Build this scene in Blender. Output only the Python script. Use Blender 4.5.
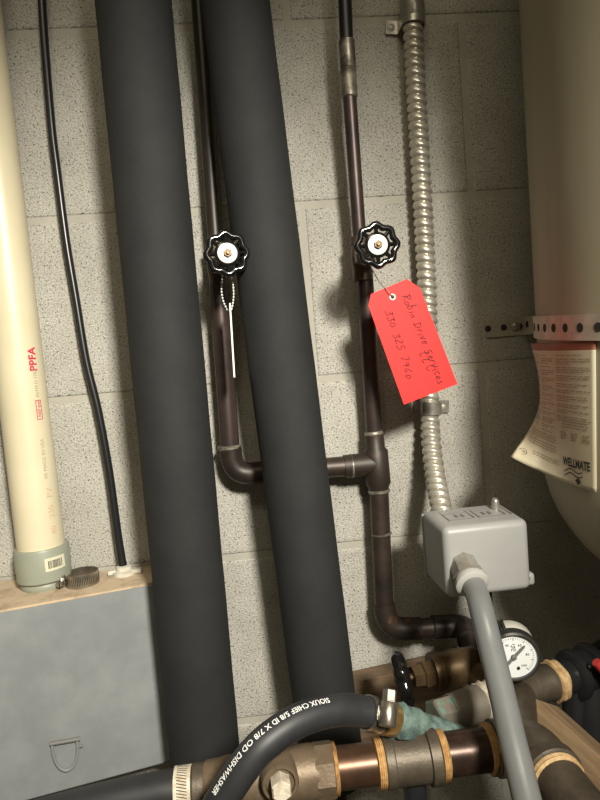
import bpy, bmesh, math, random
from mathutils import Vector, Matrix, noise
random.seed(7)
PI = math.pi
SC = bpy.context.scene
for o in list(bpy.data.objects):
    bpy.data.objects.remove(o)
COL = SC.collection

# ------------------------------------------------------------------ camera
YAW, PITCH, ROLL, DIST, EYE, FPX = 0.0768, 0.0691, 0.0792, 0.729, 1.0, 620.0
CAM = Vector((0, -DIST, EYE))
fw = Vector((math.sin(YAW)*math.cos(PITCH), math.cos(YAW)*math.cos(PITCH), -math.sin(PITCH)))
r0 = Vector((math.cos(YAW), -math.sin(YAW), 0)); u0 = r0.cross(fw)
rt = math.cos(ROLL)*r0 - math.sin(ROLL)*u0
up = math.sin(ROLL)*r0 + math.cos(ROLL)*u0
cd = bpy.data.cameras.new('camera'); cam = bpy.data.objects.new('camera', cd); COL.objects.link(cam)
cd.sensor_fit = 'VERTICAL'; cd.sensor_height = 36; cd.lens = FPX*36/800; cd.clip_start = .01
m = Matrix((rt, up, -fw)).transposed().to_4x4(); m.translation = CAM
cam.matrix_world = m
SC.camera = cam

# ------------------------------------------------------------------ world, lights, exposure
w = bpy.data.worlds.new('world'); SC.world = w; w.use_nodes = True
w.node_tree.nodes['Background'].inputs[0].default_value = (1.0, .84, .56, 1)
w.node_tree.nodes['Background'].inputs[1].default_value = .13

def lamp(name, kind, loc, aim, power, col, **kw):
    l = bpy.data.lights.new(name, kind); o = bpy.data.objects.new(name, l); COL.objects.link(o)
    l.energy = power; l.color = col
    for k, v in kw.items(): setattr(l, k, v)
    o.location = loc
    o.rotation_euler = (Vector(aim)-Vector(loc)).to_track_quat('-Z', 'Y').to_euler()
    return o
lamp('work_light', 'SPOT', (.30, -1.25, 1.50), (-.13, 0, .81), 146, (1, .945, .83), spot_size=.88, spot_blend=1.0, shadow_soft_size=.085)
lamp('ceiling_light', 'AREA', (-.15, -1.6, 2.45), (.1, 0, .9), 7, (1, .88, .64), shape='RECTANGLE', size=.9, size_y=.35)
SC.view_settings.view_transform = 'Standard'; SC.view_settings.look = 'None'
SC.view_settings.exposure = 0.0; SC.view_settings.gamma = 1.0
SC.view_settings.use_curve_mapping = False

# ------------------------------------------------------------------ helpers
def P(px, py, d):
    """the point of the place seen at photo pixel (px, py), d metres in front of the wall"""
    v = fw*FPX + rt*(px-300) - up*(py-400)
    return CAM + v*((DIST-d)/v.y)
def S(px, d): return px*(DIST-d)/FPX      # size in metres of px pixels at that depth

def tag(o, label=None, cat=None, group=None, kind=None):
    if label: o['label'] = label
    if cat: o['category'] = cat
    if group: o['group'] = group
    if kind: o['kind'] = kind
    return o
def thing(name, label, cat, loc=(0, 0, 0), group=None):
    o = bpy.data.objects.new(name, None); COL.objects.link(o)
    o.location = loc; o.empty_display_size = .02
    return tag(o, label, cat, group)
def wloc(o):
    v = Vector((0, 0, 0))
    while o is not None:
        v = v + Vector(o.location); o = o.parent
    return v
def obj(name, bm, mats, parent=None, smooth=True, origin=None, label=None, angle=40):
    if not isinstance(mats, (list, tuple)): mats = [mats]
    bmesh.ops.recalc_face_normals(bm, faces=bm.faces)
    me = bpy.data.meshes.new(name)
    o = bpy.data.objects.new(name, me); COL.objects.link(o)
    org = Vector(origin) if origin is not None else (wloc(parent) if parent else Vector((0, 0, 0)))
    bmesh.ops.translate(bm, verts=bm.verts, vec=-org)
    if smooth:
        for f in bm.faces: f.smooth = True
        ca = math.radians(angle)
        for e in bm.edges:
            if len(e.link_faces) == 2 and e.calc_face_angle(0) > ca: e.smooth = False
    bm.to_mesh(me); bm.free()
    for mt in mats: me.materials.append(mt)
    if parent:
        o.parent = parent
        o.location = org - wloc(parent)
    else:
        o.location = org
    if label: o['label'] = label
    return o
def copy_tree(o, parent=None):
    c = o.copy(); COL.objects.link(c); c.parent = parent
    for ch in list(o.children): copy_tree(ch, c)
    return c
def NB(): return bmesh.new()

def frames(pts):
    pts = [Vector(p) for p in pts]; n = len(pts); T = []
    for i in range(n):
        a = pts[max(i-1, 0)]; b = pts[min(i+1, n-1)]
        t = b-a
        if t.length < 1e-9: t = T[-1] if T else Vector((0, 0, 1))
        T.append(t.normalized())
    ref = Vector((0, 0, 1)) if abs(T[0].z) < .9 else Vector((1, 0, 0))
    N = [(ref - T[0]*ref.dot(T[0])).normalized()]
    for i in range(1, n):
        v = N[-1] - T[i]*N[-1].dot(T[i])
        N.append(v.normalized())
    return pts, T, N, [t.cross(nn) for t, nn in zip(T, N)]
def sweep(bm, pts, rad, n=20, cap=True, prof=None, mat=0, closed=False):
    pts, T, N, B = frames(pts)
    if not hasattr(rad, '__len__'): rad = [rad]*len(pts)
    rings = []
    for i, p in enumerate(pts):
        ring = []
        for k in range(n):
            a = 2*PI*k/n
            q = prof(i, a) if prof else 1.0
            ring.append(bm.verts.new(p + (N[i]*math.cos(a)+B[i]*math.sin(a))*rad[i]*q))
        rings.append(ring)
    R = len(rings)
    for i in range(R if closed else R-1):
        for k in range(n):
            f = bm.faces.new((rings[i][k], rings[i][(k+1) % n], rings[(i+1) % R][(k+1) % n], rings[(i+1) % R][k])); f.material_index = mat
    if cap and not closed:
        bm.faces.new(rings[0][::-1]).material_index = mat; bm.faces.new(rings[-1]).material_index = mat
    return rings
def lathe(bm, p, d, prof, n=32, cap=True, mat=0, sides=None):
    """profile [(t, r)] along direction d from p"""
    p = Vector(p); d = Vector(d).normalized()
    ref = Vector((0, 0, 1)) if abs(d.z) < .9 else Vector((1, 0, 0))
    N = (ref-d*ref.dot(d)).normalized(); B = d.cross(N)
    n = sides or n; rings = []
    for t, r in prof:
        rings.append([bm.verts.new(p+d*t+(N*math.cos(2*PI*k/n)+B*math.sin(2*PI*k/n))*max(r, 1e-5)) for k in range(n)])
    for i in range(len(rings)-1):
        for k in range(n):
            bm.faces.new((rings[i][k], rings[i][(k+1) % n], rings[i+1][(k+1) % n], rings[i+1][k])).material_index = mat
    if cap:
        bm.faces.new(rings[0][::-1]).material_index = mat; bm.faces.new(rings[-1]).material_index = mat
def axial(bm, a, b, prof, n=32, sides=None, mat=0):
    """profile [(fraction 0..1, r)] from a to b"""
    a = Vector(a); b = Vector(b); L = (b-a).length
    lathe(bm, a, b-a, [(t*L, r) for t, r in prof], n=n, sides=sides, mat=mat)
def smooth_path(pts, sub=8):
    pts = [Vector(p) for p in pts]; out = []
    q = [2*pts[0]-pts[1]] + pts + [2*pts[-1]-pts[-2]]
    for i in range(1, len(q)-2):
        for s in range(sub):
            t = s/sub
            out.append(.5*((2*q[i]) + (q[i+1]-q[i-1])*t + (2*q[i-1]-5*q[i]+4*q[i+1]-q[i+2])*t*t + (3*q[i]-q[i-1]-3*q[i+1]+q[i+2])*t**3))
    out.append(pts[-1]); return out
def fillet(a, b, c, r, n=10):
    """corner a-b-c rounded with tangent length r"""
    a, b, c = Vector(a), Vector(b), Vector(c)
    p = b+(a-b).normalized()*r; q = b+(c-b).normalized()*r
    return [(1-t)**2*p+2*t*(1-t)*b+t*t*q for t in [i/n for i in range(n+1)]]
def bbox(bm, c, s, rot=None, bev=0, seg=3, mat=0):
    r = bmesh.ops.create_cube(bm, size=1)
    vs = r['verts']; M = Matrix.Translation(Vector(c)) @ (rot.to_4x4() if rot else Matrix.Identity(4)) @ Matrix.Diagonal((*s, 1))
    bmesh.ops.transform(bm, matrix=M, verts=vs)
    for f in {f for v in vs for f in v.link_faces}: f.material_index = mat
    if bev:
        es = list({e for v in vs for e in v.link_edges})
        bmesh.ops.bevel(bm, geom=es, offset=bev, segments=seg, profile=.5, affect='EDGES')
def plate(bm, outline, n, th, mat=0):
    """flat polygon of points with thickness th along n"""
    n = Vector(n).normalized()
    a = [bm.verts.new(Vector(p)) for p in outline]; b = [bm.verts.new(Vector(p)+n*th) for p in outline]
    bm.faces.new(a).material_index = mat; bm.faces.new(b[::-1]).material_index = mat
    for i in range(len(a)):
        j = (i+1) % len(a)
        bm.faces.new((a[i], b[i], b[j], a[j])).material_index = mat
def text_bm(bm, s, size, fn, spacing=1.0, bold=0, mat=0, align='LEFT', dens=2):
    """flat lettering, each vertex (u, v) placed by fn"""
    cu = bpy.data.curves.new('lettering', 'FONT'); cu.body = s; cu.size = size; cu.space_character = spacing
    cu.align_x = align; cu.offset = bold; cu.resolution_u = dens
    to = bpy.data.objects.new('lettering', cu); COL.objects.link(to)
    dg = bpy.context.evaluated_depsgraph_get(); me = to.evaluated_get(dg).to_mesh()
    vs = [bm.verts.new(fn(v.co.x, v.co.y)) for v in me.vertices]
    for p in me.polygons:
        try: bm.faces.new([vs[i] for i in p.vertices]).material_index = mat
        except ValueError: pass
    bpy.data.objects.remove(to); bpy.data.curves.remove(cu)
def torus(bm, c, axis, R, r, n=40, k=10, mod=None):
    axis = Vector(axis).normalized(); ref = Vector((0, 0, 1)) if abs(axis.z) < .9 else Vector((1, 0, 0))
    X = (ref-axis*ref.dot(axis)).normalized(); Y = axis.cross(X); c = Vector(c)
    rings = []
    for i in range(n):
        a = 2*PI*i/n; rd = X*math.cos(a)+Y*math.sin(a); RR = R*(mod(a) if mod else 1)
        rings.append([bm.verts.new(c+rd*(RR+r*math.cos(2*PI*j/k))+axis*r*math.sin(2*PI*j/k)) for j in range(k)])
    for i in range(n):
        for j in range(k):
            bm.faces.new((rings[i][j], rings[i][(j+1) % k], rings[(i+1) % n][(j+1) % k], rings[(i+1) % n][j]))

# ------------------------------------------------------------------ materials
def mat(name, col, rough=.6, metal=0, var=0, vscale=20, col2=None, bump=0, bscale=200, spec=.5, coat=0, lo=.35, hi=.65, detail=4, aniso=None):
    M = bpy.data.materials.new(name); M.use_nodes = True; nt = M.node_tree; N = nt.nodes; L = nt.links
    b = N['Principled BSDF']; b.inputs['Base Color'].default_value = (*col, 1)
    b.inputs['Roughness'].default_value = rough; b.inputs['Metallic'].default_value = metal
    b.inputs['Specular IOR Level'].default_value = spec; b.inputs['Coat Weight'].default_value = coat
    tc = N.new('ShaderNodeTexCoord'); src = tc.outputs['Object']
    if aniso:
        mp = N.new('ShaderNodeMapping'); mp.inputs['Scale'].default_value = aniso; L.new(src, mp.inputs[0]); src = mp.outputs[0]
    if col2 is not None:
        n = N.new('ShaderNodeTexNoise'); n.inputs['Scale'].default_value = vscale; n.inputs['Detail'].default_value = detail
        n.inputs['Roughness'].default_value = .65
        L.new(src, n.inputs['Vector'])
        r = N.new('ShaderNodeValToRGB'); r.color_ramp.elements[0].position = lo; r.color_ramp.elements[1].position = hi
        r.color_ramp.elements[0].color = (*col, 1); r.color_ramp.elements[1].color = (*col2, 1)
        L.new(n.outputs['Fac'], r.inputs[0]); L.new(r.outputs[0], b.inputs['Base Color'])
    if bump:
        n2 = N.new('ShaderNodeTexNoise'); n2.inputs['Scale'].default_value = bscale; n2.inputs['Detail'].default_value = 3
        L.new(src, n2.inputs['Vector'])
        bp = N.new('ShaderNodeBump'); bp.inputs['Strength'].default_value = bump; bp.inputs['Distance'].default_value = .001
        L.new(n2.outputs['Fac'], bp.inputs['Height']); L.new(bp.outputs[0], b.inputs['Normal'])
    return M

def block_material(name, pits):
    M = bpy.data.materials.new(name); M.use_nodes = True; nt = M.node_tree; N = nt.nodes; L = nt.links
    b = N['Principled BSDF']; b.inputs['Roughness'].default_value = .75; b.inputs['Specular IOR Level'].default_value = .25
    tc = N.new('ShaderNodeTexCoord')
    n1 = N.new('ShaderNodeTexNoise'); n1.inputs['Scale'].default_value = 9; n1.inputs['Detail'].default_value = 6
    n1.inputs['Roughness'].default_value = .7
    r1 = N.new('ShaderNodeValToRGB'); r1.color_ramp.elements[0].position = .36; r1.color_ramp.elements[1].position = .66
    r1.color_ramp.elements[0].color = (.39, .375, .33, 1) if pits else (.33, .315, .265, 1); r1.color_ramp.elements[1].color = (.50, .485, .435, 1) if pits else (.43, .41, .355, 1)
    n2 = N.new('ShaderNodeTexNoise'); n2.inputs['Scale'].default_value = 560; n2.inputs['Detail'].default_value = 4
    n2.inputs['Roughness'].default_value = .6
    n3 = N.new('ShaderNodeTexNoise'); n3.inputs['Scale'].default_value = 420; n3.inputs['Detail'].default_value = 2
    for n in (n1, n2, n3): L.new(tc.outputs['Object'], n.inputs['Vector'])
    L.new(n1.outputs['Fac'], r1.inputs[0])
    col = r1.outputs[0]
    rp = N.new('ShaderNodeValToRGB'); rp.color_ramp.elements[0].position = .30; rp.color_ramp.elements[1].position = .385
    L.new(n3.outputs['Fac'], rp.inputs[0])
    if pits:
        mx = N.new('ShaderNodeMix'); mx.data_type = 'RGBA'; mx.blend_type = 'MIX'
        mx.inputs['A'].default_value = (.17, .16, .13, 1); L.new(rp.outputs[0], mx.inputs['Factor']); L.new(col, mx.inputs['B'])
        rg = N.new('ShaderNodeValToRGB'); rg.color_ramp.elements[0].position = .36; rg.color_ramp.elements[1].position = .58
        rg.color_ramp.elements[0].color = (.52, .52, .50, 1); rg.color_ramp.elements[1].color = (1.12, 1.12, 1.12, 1)
        L.new(n2.outputs['Fac'], rg.inputs[0])
        m2 = N.new('ShaderNodeMix'); m2.data_type = 'RGBA'; m2.blend_type = 'MULTIPLY'; m2.inputs['Factor'].default_value = .8
        L.new(mx.outputs['Result'], m2.inputs['A']); L.new(rg.outputs[0], m2.inputs['B']); col = m2.outputs['Result']
    L.new(col, b.inputs['Base Color'])
    ad = N.new('ShaderNodeMath'); ad.operation = 'MULTIPLY_ADD'; ad.inputs[1].default_value = .8 if pits else .1
    L.new(rp.outputs[0], ad.inputs[0]); L.new(n2.outputs['Fac'], ad.inputs[2])
    bp = N.new('ShaderNodeBump'); bp.inputs['Strength'].default_value = .8 if pits else .3; bp.inputs['Distance'].default_value = .0016
    L.new(ad.outputs[0], bp.inputs['Height']); L.new(bp.outputs[0], b.inputs['Normal'])
    return M

def wood_material(name, c1, c2, sc):
    M = mat(name, c1, .75, col2=c2, vscale=14, bump=.3, bscale=60, aniso=sc, lo=.3, hi=.7)
    return M

K = {}
K['block'] = block_material('painted_block', True)
K['mortar'] = block_material('painted_mortar', False)
K['floor'] = mat('concrete_floor', (.30, .28, .24), .8, col2=(.22, .2, .17), vscale=5, bump=.3)
K['foam'] = mat('black_foam', (.0125, .0135, .0138), .8, col2=(.018, .019, .0192), vscale=14, bump=.25, bscale=700, spec=.4)
K['copper_dark'] = mat('tarnished_copper', (.024, .018, .015), .45, .35, col2=(.055, .038, .029), vscale=30, bump=.15, bscale=120)
K['copper_shade'] = mat('shaded_dark_copper', (.016, .014, .012), .42, .3, col2=(.035, .027, .02), vscale=24)  # dark copper with the upper left riser's shade put into its colour
K['copper_wine'] = mat('wine_brown_copper', (.042, .031, .030), .40, .5, col2=(.075, .052, .046), vscale=24)
K['copper_rust'] = mat('flux_stained_copper', (.032, .024, .019), .5, .3, col2=(.17, .07, .032), vscale=55, lo=.55, hi=.78)
K['solder'] = mat('solder', (.45, .43, .38), .38, .8, col2=(.22, .2, .17), vscale=120)
K['solder_dark'] = mat('smeared_solder', (.30, .275, .22), .42, .6, col2=(.09, .075, .06), vscale=60, lo=.4, hi=.62)
K['pvc'] = mat('cream_pvc', (.66, .595, .42), .38, col2=(.60, .54, .375), vscale=12, detail=2)
K['adapter'] = mat('grey_green_adapter', (.30, .315, .25), .45, col2=(.26, .275, .22), vscale=25)
K['ink_red'] = mat('red_print', (.55, .02, .07), .6)
K['ink_faint'] = mat('faint_red_print', (.62, .40, .27), .6)
K['ink_grey'] = mat('grey_print', (.40, .36, .25), .6)
K['ink_black'] = mat('black_print', (.02, .02, .02), .6)
K['sticker'] = mat('sticker_paper', (.62, .60, .44), .6)
K['panel'] = mat('blue_grey_enamel', (.20, .215, .22), .55, col2=(.27, .28, .28), vscale=16, bump=.06, bscale=300, lo=.4, hi=.75)
K['dust'] = mat('tan_dusty_top', (.52, .41, .285), .85, col2=(.27, .19, .125), vscale=38, lo=.48, hi=.74, bump=.3)
K['cable'] = mat('black_cable_jacket', (.012, .012, .013), .3)
K['white_plastic'] = mat('dirty_white_plastic', (.62, .60, .52), .5, col2=(.45, .42, .34), vscale=80)
K['stainless'] = mat('stainless', (.42, .40, .35), .28, .9, col2=(.30, .27, .22), vscale=60)
K['zinc'] = mat('galvanised_zinc', (.40, .385, .34), .33, .6, col2=(.28, .265, .225), vscale=70)
K['armour'] = mat('galvanised_armour', (.60, .57, .48), .34, .6, col2=(.48, .45, .37), vscale=60)
K['strap'] = mat('galvanised_strap', (.50, .47, .38), .5, .3, col2=(.36, .33, .26), vscale=60)
K['hole'] = mat('dark_hole', (.02, .018, .014), .9)
K['wheel'] = mat('black_gloss_enamel', (.006, .006, .006), .14, coat=.4)
K['plate'] = mat('white_metal_plate', (.80, .79, .74), .35, .25)
K['valve_bronze'] = mat('dark_bronze', (.065, .046, .030), .45, .5, col2=(.10, .07, .042), vscale=50)
K['brass'] = mat('dull_brass', (.15, .098, .048), .40, .65, col2=(.08, .053, .03), vscale=50)
K['brass_bright'] = mat('clean_brass', (.62, .40, .14), .3, .85, col2=(.45, .27, .10), vscale=60)
K['bronze'] = mat('cast_bronze', (.135, .097, .06), .5, .4, col2=(.195, .145, .095), vscale=45, bump=.25, bscale=400)
K['bronze_grey'] = mat('grey_cast_bronze', (.07, .056, .039), .5, .4, col2=(.115, .094, .068), vscale=40, bump=.25, bscale=400)
K['nipple'] = mat('polished_brown_nipple', (.13, .068, .038), .34, .65, col2=(.08, .045, .03), vscale=35)
K['nipple_dark'] = mat('dark_brown_nipple', (.055, .034, .026), .30, .6, col2=(.11, .07, .05), vscale=70, lo=.5, hi=.8)
K['dope'] = mat('tan_thread_sealant', (.68, .46, .21), .6, col2=(.45, .26, .10), vscale=160, bump=.5, bscale=300)
K['dope_pale'] = mat('pale_thread_sealant', (.66, .46, .24), .7, col2=(.42, .27, .12), vscale=180, bump=.6, bscale=300)
K['tape'] = mat('white_thread_tape', (.62, .58, .48), .6, col2=(.42, .34, .24), vscale=150, bump=.6, bscale=260)
K['patina'] = mat('green_patina', (.05, .085, .08), .8, col2=(.17, .24, .21), vscale=75, bump=.9, bscale=230, lo=.38, hi=.68)
K['patina_brown'] = mat('brown_metal_with_patina', (.20, .175, .14), .5, .35, col2=(.17, .30, .24), vscale=50, lo=.55, hi=.68, bump=.3)
K['rubber'] = mat('black_rubber', (.016, .017, .019), .5, col2=(.024, .025, .027), vscale=30)
K['hose_ink'] = mat('white_print', (.75, .76, .74), .5)
K['grey_plastic'] = mat('grey_plastic', (.285, .285, .275), .42, col2=(.32, .32, .31), vscale=9)
K['grey_groove'] = mat('grey_groove', (.15, .15, .145), .6)
K['grey_pvc'] = mat('grey_conduit_jacket', (.145, .15, .15), .3, col2=(.175, .18, .18), vscale=15)
K['ring_pale'] = mat('pale_grey_ring', (.42, .415, .385), .4)
K['red_card'] = mat('red_card', (.86, .032, .028), .55, col2=(.80, .028, .026), vscale=14, spec=.3)
K['pen'] = mat('dark_pen', (.06, .006, .01), .6)
K['tank'] = mat('beige_tank', (.27, .245, .165), .5, col2=(.36, .325, .225), vscale=7, aniso=(1, 1, .25), bump=.08, bscale=60, spec=.35)
K['paper'] = mat('aged_label_paper', (.62, .575, .42), .6, col2=(.52, .47, .325), vscale=14)
K['stripe'] = mat('red_brown_stripe', (.25, .085, .045), .6)
K['paper_ink'] = mat('label_ink', (.30, .26, .18), .7)
K['dial'] = mat('dial_white', (.80, .82, .82), .4)
K['bezel'] = mat('black_bezel', (.03, .03, .028), .3, coat=.3)
K['case'] = mat('pale_case', (.72, .70, .62), .4)
K['wood'] = wood_material('weathered_board', (.20, .135, .08), (.10, .066, .04), (1.2, 6, 14))
K['wood_light'] = wood_material('pale_stud', (.46, .32, .18), (.25, .165, .09), (9, 9, 1.2))
K['black_plastic'] = mat('black_plastic', (.014, .015, .017), .36, col2=(.02, .021, .023), vscale=40)
K['red_plastic'] = mat('red_plastic', (.62, .05, .04), .4)
K['rod'] = mat('white_tag_edge', (.85, .82, .74), .5)

# ------------------------------------------------------------------ setting: block wall and floor
BW, BH, J = .4064, .2032, .0095
Z0, X0 = EYE + .3782, .0757
bm = NB()
rows = range(-7, 4)
for k in range(-4, 7):
    z1 = Z0 - BH*k; z0 = z1-BH
    off = BH if k % 2 == 0 else 0.0
    # joint planes: rows share a joint grid shifted by half a block
    base = X0 + (0 if (k % 2 == 1) else BH)
    base = X0 + (BH if k % 2 == 0 else 0) - BH*0
    for i in range(-4, 4):
        xa = base + BW*i - 0.0; xb = xa+BW
        if k == -99: continue
        ring = []
        for (ins, y) in ((J/2-.0012, .0022), (J/2+.0010, .0004), (J/2+.004, 0.0)):
            ring.append([bm.verts.new((x, y, z)) for x, z in ((xa+ins, z0+ins), (xb-ins, z0+ins), (xb-ins, z1-ins), (xa+ins, z1-ins))])
        for a, b in zip(ring, ring[1:]):
            for q in range(4):
                bm.faces.new((a[q], a[(q+1) % 4], b[(q+1) % 4], b[q]))
        bm.faces.new(ring[-1])
xl, xr = X0-BW*4-.01, X0+BW*4+.02
zt, zb = Z0+BH*4, 0
v = [bm.verts.new((x, y, z)) for y in (.0016, .19) for x, z in ((xl, zb), (xr, zb), (xr, zt), (xl, zt))]
for idx in ((0, 1, 2, 3), (7, 6, 5, 4), (0, 4, 5, 1), (1, 5, 6, 2), (2, 6, 7, 3), (3, 7, 4, 0)):
    bm.faces.new([v[q] for q in idx]).material_index = 1
wall = obj('wall_back', bm, [K['block'], K['mortar']], smooth=False); wall['kind'] = 'structure'
bm = NB(); bbox(bm, (0, -.8, -.03), (3.4, 2.0, .06))
fl = obj('floor', bm, K['floor'], smooth=False); fl['kind'] = 'structure'

# ------------------------------------------------------------------ pressure tank
TR = .205
ty = -(TR+.014)
v1 = P(532, 250, .10)-CAM; dxy = Vector((v1.x, v1.y)).normalized(); nrm = Vector((dxy.y, -dxy.x))
c0 = Vector((0, ty+DIST))
txc = (TR - c0.y*nrm.y)/nrm.x
TC = Vector((txc, ty, 0))
tank = thing('pressure_tank', 'large beige pressure tank with domed bottom at the right against the block wall', 'tank', (TC.x, TC.y, 0))
zc = .878
prof = [(-.150*math.cos(a), TR*math.sin(a)) for a in [PI/2*i/14 for i in range(15)]]
prof = [(zc+t, r) for t, r in prof] + [(zc+.002+i*.05, TR) for i in range(1, 17)]
prof += [(zc+.802+.12*math.sin(a), TR*math.cos(a)) for a in [PI/2*i/10 for i in range(1, 11)]]
bm = NB(); lathe(bm, (TC.x, TC.y, 0), (0, 0, 1), prof, n=96)
obj('shell', bm, K['tank'], tank)
bm = NB(); lathe(bm, (TC.x, TC.y, 0), (0, 0, 1), [(0, .13), (.03, .13), (.05, .09), (.74, .085), (.80, .10)], n=48)
obj('base', bm, K['black_plastic'], tank)

def on_tank(px, py, off=0.0):
    v = P(px, py, .1)-CAM; o = CAM - TC
    a = v.x**2+v.y**2; b = 2*(o.x*v.x+o.y*v.y); c = o.x**2+o.y**2-(TR+off)**2
    D = b*b-4*a*c
    t = (-b-math.sqrt(max(D, 0)))/(2*a)
    return CAM+v*t
def ang_z(p): return math.atan2(p.y-TC.y, p.x-TC.x) % (2*PI), p.z
def tank_pt(a, z, off): return Vector((TC.x+(TR+off)*math.cos(a), TC.y+(TR+off)*math.sin(a), z))

# label sheet: grid between its pixel corners, lower left corner peels off
aTR, zTR = ang_z(on_tank(597, 341)); aBR, zBR = ang_z(on_tank(598, 492))
aTL, zTL = ang_z(on_tank(534, 343))
GU, GV = 28, 36
def label_pt(u, v, lift=.0012):
    """u 0 left..1 right, v 0 top..1 bottom"""
    aL, aR = aTL, aTR*(1-v)+aBR*v
    a = aL+(aR-aL)*u
    z = (zTL*(1-v)+(zBR)*v)*(1-u) + (zTR*(1-v)+zBR*v)*u
    p = tank_pt(a, z, lift)
    # peeling corner
    k = max(0, (v-.30)/.70); e = max(0, 1-u/.75)
    c = k**2.0*e**1.5
    return p + Vector((-.036, -.022, .015))*c + Vector((-.0055, -.001, 0))*max(0, 1-u/.35) + Vector((.0085, 0, 0))*max(0, 1-u/.3)*math.sin(min(1, v/.9)*PI)
lab = NB(); g = [[lab.verts.new(label_pt(i/GU, j/GV)) for i in range(GU+1)] for j in range(GV+1)]
for j in range(GV):
    for i in range(GU):
        lab.faces.new((g[j][i], g[j][i+1], g[j+1][i+1], g[j+1][i])).material_index = 1 if j < 2 else 0
lo = obj('label_sheet', lab, [K['paper'], K['stripe']], tank, label='curling cream paper label with small print')
sm = lo.modifiers.new('thickness', 'SOLIDIFY'); sm.thickness = .0004
bm = NB()
def lab_text(s, u0_, v0_, h, width, bold=0, ink=0):
    # h and width in label fractions
    def fn(x, y): return label_pt(u0_+x*width, v0_-y*h, .0019)
    text_bm(bm, s, 1.0, fn, mat=ink, bold=bold, dens=1)
words = ['install to code', 'see manual', 'warning pressure', 'max working', 'keep clear of', 'air charge valve', 'drain and', 'before service', 'check pre charge', 'do not exceed', 'owner to keep']
def bars(u0_, u1_, v, h):
    """a run of print too small to read: word-long strokes"""
    u = u0_
    while u < u1_-.02:
        L = min(random.uniform(.02, .07), u1_-u)
        q = [(u, v), (u+L, v), (u+L, v+h), (u, v+h)]
        bm.faces.new([bm.verts.new(label_pt(a, b, .0019)) for a, b in q]); u += L+.012
for col0, col1 in ((.04, .30), (.33, .56), (.60, .96)):
    v = .085
    while v < .66:
        if col0 > .5 and v > .56: break
        n = random.choice((1, 2, 3, 3))
        for q in range(n):
            bars(col0, col1 if q < n-1 else col0+(col1-col0)*random.uniform(.4, .9), v, .006); v += .0155
        v += .012
for v in (.69, .71, .73, .76, .78, .80): bars(.10, .58, v, .006)
for v in (.55, .57, .59): bars(.66, .94, v, .007)
for q in range(3):
    u = .64+q*.12
    for v in (.63, .645, .66, .675): bars(u, u+.07, v, .008)
for v in (.86, .88): bars(.25, .62, v, .006)
obj('small_print', bm, K['paper_ink'], lo)
bm = NB()
lab_text('WELLMATE', .665, .868, .085, .056, bold=.035)
for dv in (0, .03):
    st = [(.68+.022*q, .905+dv-.016*math.sin(q/9*2*PI-.4)-.003*q) for q in range(10)]
    for (a, b), (c, d) in zip(st, st[1:]):
        bm.faces.new([bm.verts.new(label_pt(x, y, .002)) for x, y in ((a, b), (c, d), (c, d+.008), (a, b+.008))])
bm.faces.new([bm.verts.new(label_pt(x, y, .002)) for x, y in ((.80, .955), (.835, .935), (.865, .96), (.83, .985))])
obj('logo_print', bm, K['ink_black'], lo); bm = NB()
for q in range(26):
    a, b = 2*PI*q/26, 2*PI*(q+1)/26
    bm.faces.new([bm.verts.new(label_pt(.12+r*math.cos(t), .905+.5*r*math.sin(t)*.7, .002)) for r, t in ((.055, a), (.055, b), (.064, b), (.064, a))])
bars(.085, .15, .902, .008)
obj('seal_print', bm, K['ink_black'], lo)

# perforated strap: screwed flat to the wall, then round the tank
bm = NB()
pth = []
sz0 = P(486, 329, 0).z
aE, zE = ang_z(on_tank(597, 327))
def strap_z(p):
    a = math.atan2(p.y-TC.y, p.x-TC.x) % (2*PI)
    return sz0 if p.y > -.01 else sz0+(zE-sz0)*(a-2.3)/(aE-2.3)
a_s = ang_z(on_tank(548, 327))[0]
# tangent departure of the strap from the wall towards the tank shell
wl = P(486, 329, .001); ws = P(523, 327, .001)
pth = [Vector((wl.x+(ws.x-wl.x)*t, -.0012, 0)) for t in (0, .2, .4, .6, .8, 1)]
aS = math.atan2(-(ty+.03), -TR*.98)   # where it meets the shell
a_start = 2.3
for q in range(0, 40):
    a = a_start + q*(math.radians(115)/39)
    pth.append(Vector((TC.x+(TR+.0015)*math.cos(a), TC.y+(TR+.0015)*math.sin(a), 0)))
hw = .0105
zmid = lambda p: P(486, 329, 0).z - .0
def offs(i):
    a = pth[max(i-1, 0)]; b = pth[min(i+1, len(pth)-1)]; t = (b-a).normalized(); return Vector((t.y, -t.x, 0))
prev = None
for i, p in enumerate(pth):
    n = offs(i)
    z = strap_z(p)
    quad = [bm.verts.new(Vector((p.x, p.y, z-hw))), bm.verts.new(Vector((p.x, p.y, z+hw))),
            bm.verts.new(Vector((p.x, p.y, z+hw))+n*.0013), bm.verts.new(Vector((p.x, p.y, z-hw))+n*.0013)]
    if prev:
        for q in range(4): bm.faces.new((prev[q], prev[(q+1) % 4], quad[(q+1) % 4], quad[q]))
    else: bm.faces.new(quad)
    prev = quad
bm.faces.new(prev)
strap = thing('hanger_strap', 'perforated galvanised metal strap holding the beige tank to the wall', 'strap', (wl.x, 0, sz0))
obj('band', bm, K['strap'], strap)
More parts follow.
